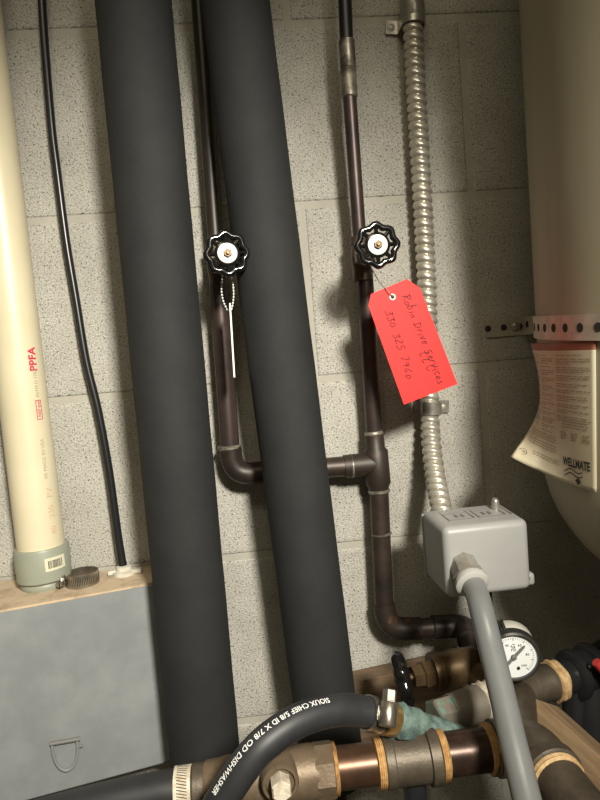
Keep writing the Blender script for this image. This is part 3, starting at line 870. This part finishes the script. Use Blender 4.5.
# ------------------------------------------------------------------ grey pressure switch
BF, BR_ = .182, .118
ps_c = P(486, 560, BF)
psw = thing('pressure_switch', 'light grey pressure switch box at the end of the spiral conduit', 'switch', tuple(ps_c))
fTLp, fTRp = P(442, 536, BF), P(529.5, 522, BF)
wS = (fTRp-fTLp).length
zt_ = .5*(fTLp.z+fTRp.z)+.0055; zb_ = P(490, 595, BF).z
cxm = .5*(fTLp.x+fTRp.x)
Rz = Matrix.Rotation(math.radians(1.0), 3, 'Z')
ctr = Vector((cxm, -(BF+BR_)/2, (zt_+zb_)/2))
bm = NB(); bbox(bm, (0, 0, 0), (wS, BF-BR_, zt_-zb_), bev=.0068, seg=6)
for v in bm.verts:           # slight draft towards the front
    k = (-v.co.y/(BF-BR_)+.5); v.co.x *= 1.01-.03*k; v.co.z = v.co.z if v.co.z < 0 else v.co.z*(1.02-.05*k)
bmesh.ops.transform(bm, matrix=Matrix.Translation(ctr) @ Rz.to_4x4(), verts=bm.verts)
cover = obj('cover', bm, K['grey_plastic'], psw)
def sw(x, y, z): return ctr + Rz @ Vector((x, y, z))
HX, HY, HZ = wS/2, (BF-BR_)/2, (zt_-zb_)/2
# grooves pressed in the top
bm = NB()
for gx in (-.028, -.003, .002, .028, .034):
    bbox(bm, sw(gx, HY*.12, HZ*1.0-.0004), (.0009, HY*.95, .0016), rot=Rz)
for gy in (-.012, .010):
    for (xa, xb) in ((-.028, -.003), (.002, .028)):
        bbox(bm, sw((xa+xb)/2, gy, HZ*1.0-.0002), ((xb-xa)*.98, .0008, .0014), rot=Rz)
for gx in (-.017, -.011, .010, .016): bbox(bm, sw(gx, 0, HZ*1.0-.0004), (.0026, .010, .0016), rot=Rz)
obj('cover_grooves', bm, K['grey_groove'], cover)
bm = NB(); lathe(bm, sw(HX*.66, HY*.35, HZ-.002), (0, 0, 1), [(0, .0045), (.005, .0045), (.0055, .004), (.010, .0038), (.0125, .0028), (.0135, .001)], n=20)
obj('cap_nut', bm, K['zinc'], psw)
bm = NB(); bbox(bm, sw(0, HY+.0025, -.003), (wS*1.0, .005, HZ*2*.98), rot=Rz, bev=.0015)
obj('base_plate', bm, K['grey_plastic'], psw)
bm = NB(); bbox(bm, sw(HX+.0005, -HY*.55, -HZ+.006), (.013, .010, .012), rot=Rz, bev=.003)
obj('cover_lug', bm, K['grey_plastic'], psw)
bm = NB(); lathe(bm, sw(HX-.0005, -HY*.55-.0046, -HZ+.0075), (0, -1, 0), [(0, .0022), (.0008, .0022)], n=16)
obj('lug_hole', bm, K['hole'], psw)
# nipple and stand foot under the switch
NPL = P(482, 640, .15)
bm = NB(); axial(bm, (ctr.x+.006, -.152, zb_+.004), P(492, 690, .175), [(0, .0068), (1, .0068)], n=20)
obj('pressure_nipple', bm, K['brass'], psw)
# side conduit connector
d_c = (P(473, 585, .203)-P(464, 567, .182)).normalized()
cpt = P(462, 563, .177)
bm = NB(); lathe(bm, cpt, d_c, [(0, .0135), (.016, .0135), (.016, .0145), (.020, .0145)], sides=8)
obj('connector_nut', bm, K['zinc'], psw, angle=25)
bm = NB(); lathe(bm, cpt+d_c*.020, d_c, [(0, .0128), (.003, .0150), (.0075, .0150), (.009, .0125)], n=32)
obj('sealing_ring', bm, K['ring_pale'], psw)
# grey liquid tight conduit
gc = thing('grey_conduit', 'smooth grey flexible conduit coming forward from the switch to the bottom edge', 'conduit', tuple(cpt))
gp = [cpt+d_c*.022, cpt+d_c*.034, P(481, 608, .230), P(490, 645, .250), P(501, 690, .275), P(513, 742, .302), P(525, 792, .325), P(537, 842, .348), P(550, 920, .38)]
gl = P(560, 1000, .44)
gl.x += .03
pts = smooth_path(gp+[Vector((gl.x, gl.y, .012))], 10)
bm = NB(); sweep(bm, pts, S(13.2, .25), 28)
obj('jacket', bm, K['grey_pvc'], gc)

# ------------------------------------------------------------------ main bronze manifold along the bottom
MD = .25
def Mp(x, dy=0): return P(x, 785-(x-205)*.127+dy, MD)
mf = thing('bronze_manifold', 'brown bronze pipe manifold with threaded couplings along the bottom edge', 'pipe fitting', tuple(Mp(350)))
def part(name, x0_, x1_, prof_, m_, n=36, sides=None, label=None, angle=40):
    bm = NB(); axial(bm, Mp(x0_), Mp(x1_), [(t, S(r, MD)) for t, r in prof_], n=n, sides=sides)
    return obj(name, bm, m_, mf, label=label, angle=angle)
bm = NB()
axial(bm, Mp(203), Mp(322), [(0, S(20, MD)), (.04, S(23, MD)), (.14, S(23.5, MD)), (.2, S(25, MD)), (.9, S(27, MD)), (1, S(25, MD))], n=40)
axial(bm, Mp(283), P(283, 850, MD), [(0, S(23, MD)), (.7, S(22, MD)), (1, S(21, MD))], n=32)
tee = obj('tee_casting', bm, K['bronze'], mf)
part('hexagon', 314, 334, [(0, 24), (.06, 27.5), (.92, 27.5), (1, 26)], K['bronze'], sides=8, angle=20)
td_ = (Mp(300)-Mp(270)).normalized()
tcyl = around(Mp(283), td_, S(25.8, MD), Vector((0, -.52, .85)))
bm = NB()
text_bm(bm, 'B20', .016, lambda x, y: tcyl(-(y-.004)/S(25.8, MD), x-.015, .0006), bold=.0004)
te = obj('cast_lettering', bm, K['bronze'], tee)
te.modifiers.new('raised', 'SOLIDIFY').thickness = .0012
# drain boss with a pale hexagon plug facing the room
pl = P(277, 763, MD); pdv = Vector((.05, -.95, .08)).normalized()
bm = NB(); lathe(bm, pl, pdv, [(.0, .0145), (.027, .0145), (.029, .0135), (.029, .0115), (.0255, .0110), (.0255, .001)], n=32)
obj('drain_boss', bm, K['bronze'], mf)
bm = NB(); lathe(bm, pl+pdv*.022, pdv, [(0, .0082), (.016, .0082), (.018, .007)], sides=6)
obj('drain_plug', bm, K['tape'], mf, label='pale hexagonal drain plug', angle=25)
def dope(x0_, x1_, r, m_=None):
    bm = NB(); n_ = 9
    prof_ = []
    for i in range(n_+1):
        t = i/n_; prof_.append((t, S(r*(.94+.07*(i % 2)), MD)))
    axial(bm, Mp(x0_), Mp(x1_), [(0, S(r*.85, MD))]+prof_[1:-1]+[(1, S(r*.85, MD))], n=36)
    obj('sealant_ring', bm, m_ or K['dope'], mf)
part('nipple', 330, 392, [(0, 21), (1, 21)], K['nipple'])
dope(332, 337.5, 25.5); dope(375, 384, 25.2)
part('coupling', 383, 438, [(0, 23), (.02, 26), (.16, 26.3), (.18, 25), (.78, 25), (.8, 28), (.97, 28), (1, 26)], K['bronze_grey'])
dope(437.5, 446, 25.6)
part('nipple', 440, 500, [(0, 22), (1, 22)], K['nipple_dark'])
dope(486, 494.5, 25.6)
bm = NB()
e_in = Mp(493); e_mid = P(524, 736, .247); e_out = P(556, 778, .298)
axial(bm, e_in, Mp(506), [(0, S(26.5, MD)), (.05, S(28.5, MD)), (.8, S(28.5, MD)), (1, S(26, MD))], n=40)
bend = fillet(e_in, e_mid, e_out, .030, 14)
sweep(bm, [Mp(500)]+bend+[bend[-1].lerp(e_out, .55)], [S(26, MD)]*2+[S(27, MD)]*(len(bend)-1)+[S(26, MD)], 36)
odir = (e_out-bend[-1]).normalized(); oq = bend[-1].lerp(e_out, .42)
lathe(bm, oq, odir, [(0, S(26, MD)), (.002, S(29.5, MD)), (.011, S(29.5, MD)), (.013, S(26, MD))], n=40)
obj('elbow', bm, K['bronze_grey'], mf)
bm = NB(); lathe(bm, oq+odir*.012, odir, [(0, S(25, MD)), (.001, S(27, MD)), (.0035, S(26, MD)), (.005, S(27, MD)), (.007, S(24, MD))], n=36)
obj('sealant_ring', bm, K['dope_pale'], mf)
oe = oq+odir*.085
bm = NB()
drop = fillet(oq, oe, Vector((oe.x+.004, oe.y, 0)), .035, 12)
sweep(bm, [oq+odir*.016]+drop+[Vector((oe.x+.004, oe.y, .004))], S(24.5, MD), 32)
obj('outlet_pipe', bm, K['bronze_grey'], mf)
# black stand pipe carrying the coupling
st0 = Mp(414)
bm = NB(); axial(bm, (st0.x, st0.y+.004, 0), (st0.x, st0.y+.004, st0.z-.004), [(0, .03), (.01, .03), (.012, S(12.5, MD)), (1, S(12.5, MD))], n=28)
obj('stand_pipe', bm, K['black_plastic'], mf, label='black support pipe')

# ------------------------------------------------------------------ black hose at the lower left and its clamp
bh = thing('supply_hose', 'dull black hose under the grey box, clamped to the bronze manifold', 'hose', tuple(Mp(190)))
hp = [P(-260, 960, MD-.02), P(-120, 880, MD-.015), P(0, 832, MD-.005), P(90, 806, MD), P(146, 794, MD), Mp(176), Mp(206)]
bm = NB(); sweep(bm, smooth_path(hp, 8), S(19, MD), 28); obj('jacket', bm, K['rubber'], bh)
bm = NB(); axial(bm, Mp(193), Mp(206), [(0, S(20, MD)), (.1, S(21.5, MD)), (.9, S(21.5, MD)), (1, S(20, MD))], n=28)
obj('end_ferrule', bm, K['bronze_grey'], bh)
cl2 = thing('hose_clamp', 'pale slotted worm clamp around the dull black hose at the lower left', 'clamp', tuple(Mp(184)))
worm_clamp(cl2, Mp(184), (Mp(190)-Mp(178)).normalized(), S(19.6, MD), S(8.6, MD), PI*.62, (K['tape'], K['stainless']))

# ------------------------------------------------------------------ printed black hose in front
ho = thing('printed_hose', 'black rubber hose with white printed lettering arching over the manifold', 'hose', tuple(P(300, 730, .26)))
hp = [P(140, 1010, .24), P(180, 900, .285), P(209, 826, .298), P(230, 787, .299), P(256, 752, .296), P(282, 730, .288), P(309, 716, .278), P(336, 710, .268), P(360, 711, .258), P(384, 717, .25)]
hpath = smooth_path(hp, 14)
rH = S(16.3, .27)
bm = NB(); sweep(bm, hpath, rH, 32)
obj('jacket', bm, K['rubber'], ho)
cm = [0]
for a, b in zip(hpath, hpath[1:]): cm.append(cm[-1]+(b-a).length)
def hose_pt(s, a, off=0):
    s = min(max(s, 0), cm[-1]-1e-6)
    i = max(k for k in range(len(cm)-1) if cm[k] <= s)
    t = (s-cm[i])/(cm[i+1]-cm[i]); p = hpath[i].lerp(hpath[i+1], t)
    i2 = min(i+1, len(hpath)-2); i0 = max(i-1, 0)
    tg = ((hpath[i+1]-hpath[i])*(1-t)+(hpath[i2+1]-hpath[i2])*t).normalized()
    f = (CAM-p).normalized(); f = (f-tg*f.dot(tg)).normalized(); sd_ = tg.cross(f)
    return p+(f*math.cos(a)+sd_*math.sin(a))*(rH+off)
def s_at(px, py):
    return min((( (CAM+(hpath[k]-CAM)) , k) for k in range(len(hpath))), key=lambda q: (lambda v: (300+FPX*v.dot(rt)/v.dot(fw)-px)**2+(400-FPX*v.dot(up)/v.dot(fw)-py)**2)(q[0]-CAM))[1]
s1 = cm[s_at(325, 709)]; s0 = cm[s_at(227, 796)]
bm = NB()
txt = 'SIOUX CHIEF 5/8 ID X 7/8 OD DISHWASHER'
SZ = .0060; HA = -.50
tb_ = NB(); text_bm(tb_, txt, SZ, lambda x, y: Vector((x, y, 0))); tw = max(v.co.x for v in tb_.verts); tb_.free()
kx = (s1-s0)/tw
text_bm(bm, txt, SZ, lambda x, y: hose_pt(s1-x*kx, HA+(y-.0035)/rH, .0004), bold=.00008)
obj('printed_lettering', bm, K['hose_ink'], ho, label='white printed lettering')
cl3 = thing('hose_clamp', 'shiny worm clamp on the printed black hose beside the green fitting', 'clamp', tuple(P(372, 713, .254)))
hx_ = (P(384, 717, .25)-P(362, 711.5, .257)).normalized()
worm_clamp(cl3, P(373, 714, .254), -hx_, rH*1.03, S(9, .25), -PI*.36, (K['stainless'], K['stainless']), hs=1.35)

# ------------------------------------------------------------------ green corroded hose barb and its fitting
hb = thing('hose_barb', 'hose fitting crusted with green corrosion, brass collar towards the printed hose', 'fitting', tuple(P(400, 722, .245)))
bm = NB(); axial(bm, P(381, 716, .251), P(395, 720, .246), [(0, S(14, .25)), (.2, S(17.5, .25)), (.8, S(17.5, .25)), (1, S(15, .25))], n=32)
obj('brass_collar', bm, K['brass_bright'], hb)
bm = NB(); a, b = P(392, 719, .247), P(462, 735, .222)
rings = []
prf = [(0, 16), (.03, 18.5), (.1, 18), (.2, 17.5), (.28, 15), (.42, 13.5), (.6, 12.5), (.78, 11.5), (.9, 10.5), (1, 9)]
dd_ = 40
pr2 = []
for i in range(dd_+1):
    t = i/dd_
    for (t0, ra), (t1_, rb) in zip(prf, prf[1:]):
        if t0 <= t <= t1_: r = ra+(rb-ra)*(t-t0)/(t1_-t0); break
    pr2.append((t, r))
L = (b-a)
sweep(bm, [a+L*t for t, r in pr2], [S(r, .24) for t, r in pr2], 32, prof=lambda i, q: 1+(.22 if i < 18 else .10)*noise.noise(Vector((math.cos(q)*1.9, math.sin(q)*1.9, i*.22)))+.05*noise.noise(Vector((math.cos(q)*5, math.sin(q)*5, i*.7))))
obj('barb_body', bm, K['patina'], hb)

# ------------------------------------------------------------------ upper line: taped nipple and tee to the black valve
ub = thing('branch_fitting', 'grey brown branch tee with taped nipple below the pressure gauge', 'pipe fitting', tuple(P(525, 692, .18)))
def Up(x): t = (x-440)/150; return P(x, 715-(x-440)*.30, .205-.05*t)
def up_part(name, x0_, x1_, prof_, m_, **kw):
    bm = NB(); axial(bm, Up(x0_), Up(x1_), [(t, S(r, .19)) for t, r in prof_], n=kw.get('n', 32), sides=kw.get('sides')); return obj(name, bm, m_, ub, label=kw.get('label'), angle=kw.get('angle', 40))
up_part('hexagon', 433, 452, [(0, 15), (.06, 17.5), (.94, 17.5), (1, 16)], K['patina_brown'], sides=6, angle=25)
up_part('nipple', 450, 486, [(0, 17), (.3, 18), (.6, 18.5), (1, 18)], K['patina_brown'])
bm = NB(); a, b = Up(479), Up(497)
sweep(bm, [a.lerp(b, i/10) for i in range(11)], [S(r, .19) for r in (17, 20, 19, 20.5, 19, 20, 18.5, 20, 19, 18, 15)], 28, prof=lambda i, q: 1+.05*math.sin(q*7+i*1.7))
obj('thread_tape', bm, K['tape'], ub, label='rough white thread tape')
up_part('tee_casting', 493, 553, [(0, 17), (.05, 20), (.2, 20), (.3, 18), (.85, 18.5), (.9, 20), (1, 19)], K['bronze_grey'])
bm = NB(); axial(bm, Up(520), P(519, 735, .245), [(0, S(16, .19)), (1, S(19, .22))], n=28)
obj('down_leg', bm, K['bronze_grey'], ub)
bm = NB(); a, b = Up(549), Up(560)
sweep(bm, [a.lerp(b, i/8) for i in range(9)], [S(r, .17) for r in (17, 21, 20, 21.5, 20, 21, 20.5, 20, 17)], 32, prof=lambda i, q: 1+.04*math.sin(q*5+i*1.3))
obj('sealant_ring', bm, K['dope_pale'], ub, label='tan thread sealant')

# black plastic valve at the right edge
bv = thing('black_union_valve', 'black plastic union valve at the right edge below the beige tank', 'valve', tuple(Up(590)))
bm = NB(); axial(bm, Up(557), Up(700), [(0, S(17, .16)), (1, S(17, .16))], n=32); obj('barrel', bm, K['black_plastic'], bv)
for x0_, x1_, r in ((569, 577, 26), (586, 594, 28), (603, 640, 27)):
    bm = NB(); axial(bm, Up(x0_), Up(x1_), [(0, S(r-3, .16)), (.2, S(r, .16)), (.8, S(r, .16)), (1, S(r-3, .16))], n=14 if r == 27 else 32)
    obj('union_ring', bm, K['black_plastic'], bv)
bm = NB(); axial(bm, Up(577), Up(587), [(0, S(22, .16)), (1, S(22, .16))], n=32); obj('collar', bm, K['black_plastic'], bv)
du = (Up(600)-Up(560)).normalized(); fz = Vector((0, -.75, .66))
for x in (578.5, 584.5):
    c = Up(x)+ (fz-du*fz.dot(du)).normalized()*S(21, .16)
    bm = NB(); bmesh.ops.create_icosphere(bm, subdivisions=2, radius=.0022); bmesh.ops.translate(bm, verts=bm.verts, vec=c)
    obj('collar_stud', bm, K['zinc'], bv)
bm = NB(); a, b = P(596, 662, .19), P(625, 690, .19)
sweep(bm, [a, a.lerp(b, .5), b], [.004, .006, .006], 12); obj('lever', bm, K['red_plastic'], bv, label='red lever')
bm = NB(); axial(bm, Up(588), P(592, 735, .165), [(0, S(18, .16)), (.5, S(22, .16)), (1, S(24, .16))], n=28)
axial(bm, Up(576), P(574, 722, .165), [(0, S(12, .16)), (1, S(13, .16))], n=20)
obj('lower_body', bm, K['black_plastic'], bv)

# ------------------------------------------------------------------ pressure gauge
gcn = P(513.5, 656, .203)
gn = Vector((-.20, -1, -.06)).normalized()
pg = thing('pressure_gauge', 'round pressure gauge with white dial and black bezel beside the grey conduit', 'gauge', tuple(gcn))
RG = S(27.5, .2)
bm = NB(); lathe(bm, gcn, -gn, [(.0, RG*.93), (.004, RG*.97), (.022, RG*.97), (.024, RG*.9)], n=48); obj('case', bm, K['case'], pg)
bm = NB(); lathe(bm, gcn, -gn, [(-.003, RG*.88), (-.0035, RG*.93), (-.002, RG*1.0), (.007, RG*1.0), (.0075, RG*.96)], n=48, cap=False)
lathe(bm, gcn, -gn, [(-.003, RG*.88), (.0005, RG*.86)], n=48, cap=False)
obj('bezel', bm, K['bezel'], pg)
gX = Vector((0, 0, 1)).cross(gn).normalized()*1; gX = gX if gX.x > 0 else -gX
gY = gX.cross(gn); gY = gY if gY.z > 0 else -gY
bm = NB(); lathe(bm, gcn+gn*.0002, gn, [(0, RG*.87), (.0006, RG*.87)], n=48); di = obj('dial', bm, K['dial'], pg)
def dl(x, y, o=.0012): return gcn+gX*x*RG+gY*y*RG+gn*o
bm = NB()
for i in range(41):
    t = math.radians(225-270*i/40); r0_ = .66 if i % 5 == 0 else .71; wd = .011 if i % 5 == 0 else .006
    d = Vector((math.cos(t), math.sin(t))); e_ = Vector((-d.y, d.x))*wd
    bm.faces.new([bm.verts.new(dl(*(d*a+e_*s_))) for a, s_ in ((r0_, -1), (.77, -1), (.77, 1), (r0_, 1))])
for i, s_ in enumerate(('0', '20', '40', '60', '80', '100')):
    t = math.radians(225-270*i/5); cxp, cyp = .52*math.cos(t), .52*math.sin(t)
    text_bm(bm, s_, .15, lambda x, y: dl(cxp+x, cyp+y-.05), align='CENTER', dens=1)
text_bm(bm, 'PSI', .15, lambda x, y: dl(x, .22+y), align='CENTER', dens=1)
text_bm(bm, 'G', .26, lambda x, y: dl(x-.02, .34+y), align='CENTER', dens=1)
obj('dial_print', bm, K['ink_black'], di)
bm = NB()
nd = Vector((.66, .74)).normalized(); ne = Vector((-nd.y, nd.x))
plate(bm, [dl(*(nd*a+ne*b), .0026) for a, b in ((-.40, -.06), (.56, -.05), (.64, 0), (.56, .05), (-.40, .06))], -gn, .0005)
lathe(bm, gcn+gn*.0012, gn, [(0, RG*.10), (.0022, RG*.10), (.0026, RG*.06)], n=20)
obj('needle', bm, K['grey_groove'], di)
bm = NB(); lathe(bm, dl(.16, -.47, .0008), gn, [(0, RG*.06), (.001, RG*.06)], n=14); obj('stop_pin', bm, K['copper_rust'], di)
# dark clip over the case and threaded stem
bm = NB()
arc = [gcn-gn*.014+(gX*math.cos(t)+gY*math.sin(t))*(RG*.985) for t in [math.radians(a) for a in range(100, 122, 3)]]
for a, b in zip(arc, arc[1:]):
    bm.faces.new([bm.verts.new(a-gn*.009), bm.verts.new(a+gn*.009), bm.verts.new(b+gn*.009), bm.verts.new(b-gn*.009)])
ck = obj('case_clip', bm, K['bezel'], pg); ck.modifiers.new('t', 'SOLIDIFY').thickness = .0012
bm = NB(); axial(bm, gcn-gn*.013-gY*RG*.9, Up(517)+Vector((0, 0, .008)), [(0, .006), (.3, .006), (.3, .008), (.7, .008), (.7, .006), (1, .006)], sides=6)
obj('stem', bm, K['brass'], pg, angle=25)

# ------------------------------------------------------------------ small brass stop valve with its wheel edge on
sv = thing('stop_valve', 'brass stop valve with black wheel turned edge on, in front of the board', 'valve', tuple(V2))
vb = V2 + Vector((-.004, -.002, -.004))
wc = P(402.5, 679, .148)
va = (wc-P(446, 669, .142)).normalized(); vw = (wc-CAM).normalized(); va = (va-vw*va.dot(vw)).normalized()
bm = NB()
axial(bm, P(480, 662, .138), P(432, 672.5, .143), [(0, S(14, .14)), (.1, S(17, .14)), (.55, S(19, .14)), (.8, S(18.5, .14)), (.82, S(20, .14)), (1, S(19.5, .14))], n=32)
axial(bm, P(470, 668, .14), Up(505)+Vector((0, 0, 0)), [(0, S(14, .14)), (1, S(15, .16))], n=28)
obj('valve_body', bm, K['brass'], sv)
bm = NB()
axial(bm, P(432, 672.5, .143), P(412, 677, .147), [(0, S(14, .14)), (.5, S(14.5, .14)), (.55, S(12, .14)), (1, S(11, .14))], sides=6)
axial(bm, P(420, 675, .145), wc, [(0, .0034), (1, .0034)], n=14)
obj('bonnet', bm, K['brass'], sv, angle=25)
wheel_parts(sv, wc, (va-vw*.03).normalized(), S(22.5, .15), plate_mat=False, th=.34)

# ------------------------------------------------------------------ wooden board on the wall and leaning stud
bm = NB()
bA = [P(318, 676, .0), P(352, 669, .0), P(402, 655, .0), P(520, 625, .0), P(520, 690, .0), P(318, 745, .0)]
bA = [Vector((p.x, -.0005, p.z)) for p in (P(310, 679, 0), P(520, 634, 0), P(524, 700, 0), P(312, 748, 0))]
plate(bm, bA, (0, -1, 0), .030)
bmesh.ops.bevel(bm, geom=list(bm.edges), offset=.002, segments=2, affect='EDGES')
wb = obj('wooden_board', bm, K['wood'], origin=tuple(sum(bA, Vector())/4)); tag(wb, 'weathered brown board fixed across the block wall behind the stop valve', 'board')
# stud leaning on the wall, its upper end behind the bronze elbow
t0 = P(536, 722, .195); t1 = P(640, 822, .30)
dr = (t1-t0).normalized()
foot_ = t0+dr*((t0.z-.004)/-dr.z)
bm = NB()
yv = Vector((0, -1, 0)); yv = (yv-dr*yv.dot(dr)).normalized(); xv = dr.cross(yv)
hwid, hth = .021, .017
M = Matrix((xv, yv, dr)).transposed()
Ln = (foot_-t0).length
bbox(bm, (0, 0, Ln/2), (hwid*2, hth*2, Ln), bev=.0015, seg=2)
ls = obj('leaning_stud', bm, K['wood_light'], smooth=True)
ls.matrix_world = Matrix.Translation(t0) @ M.to_4x4()
tag(ls, 'pale sawn wooden stud slanting behind the bronze elbow at lower right', 'board')
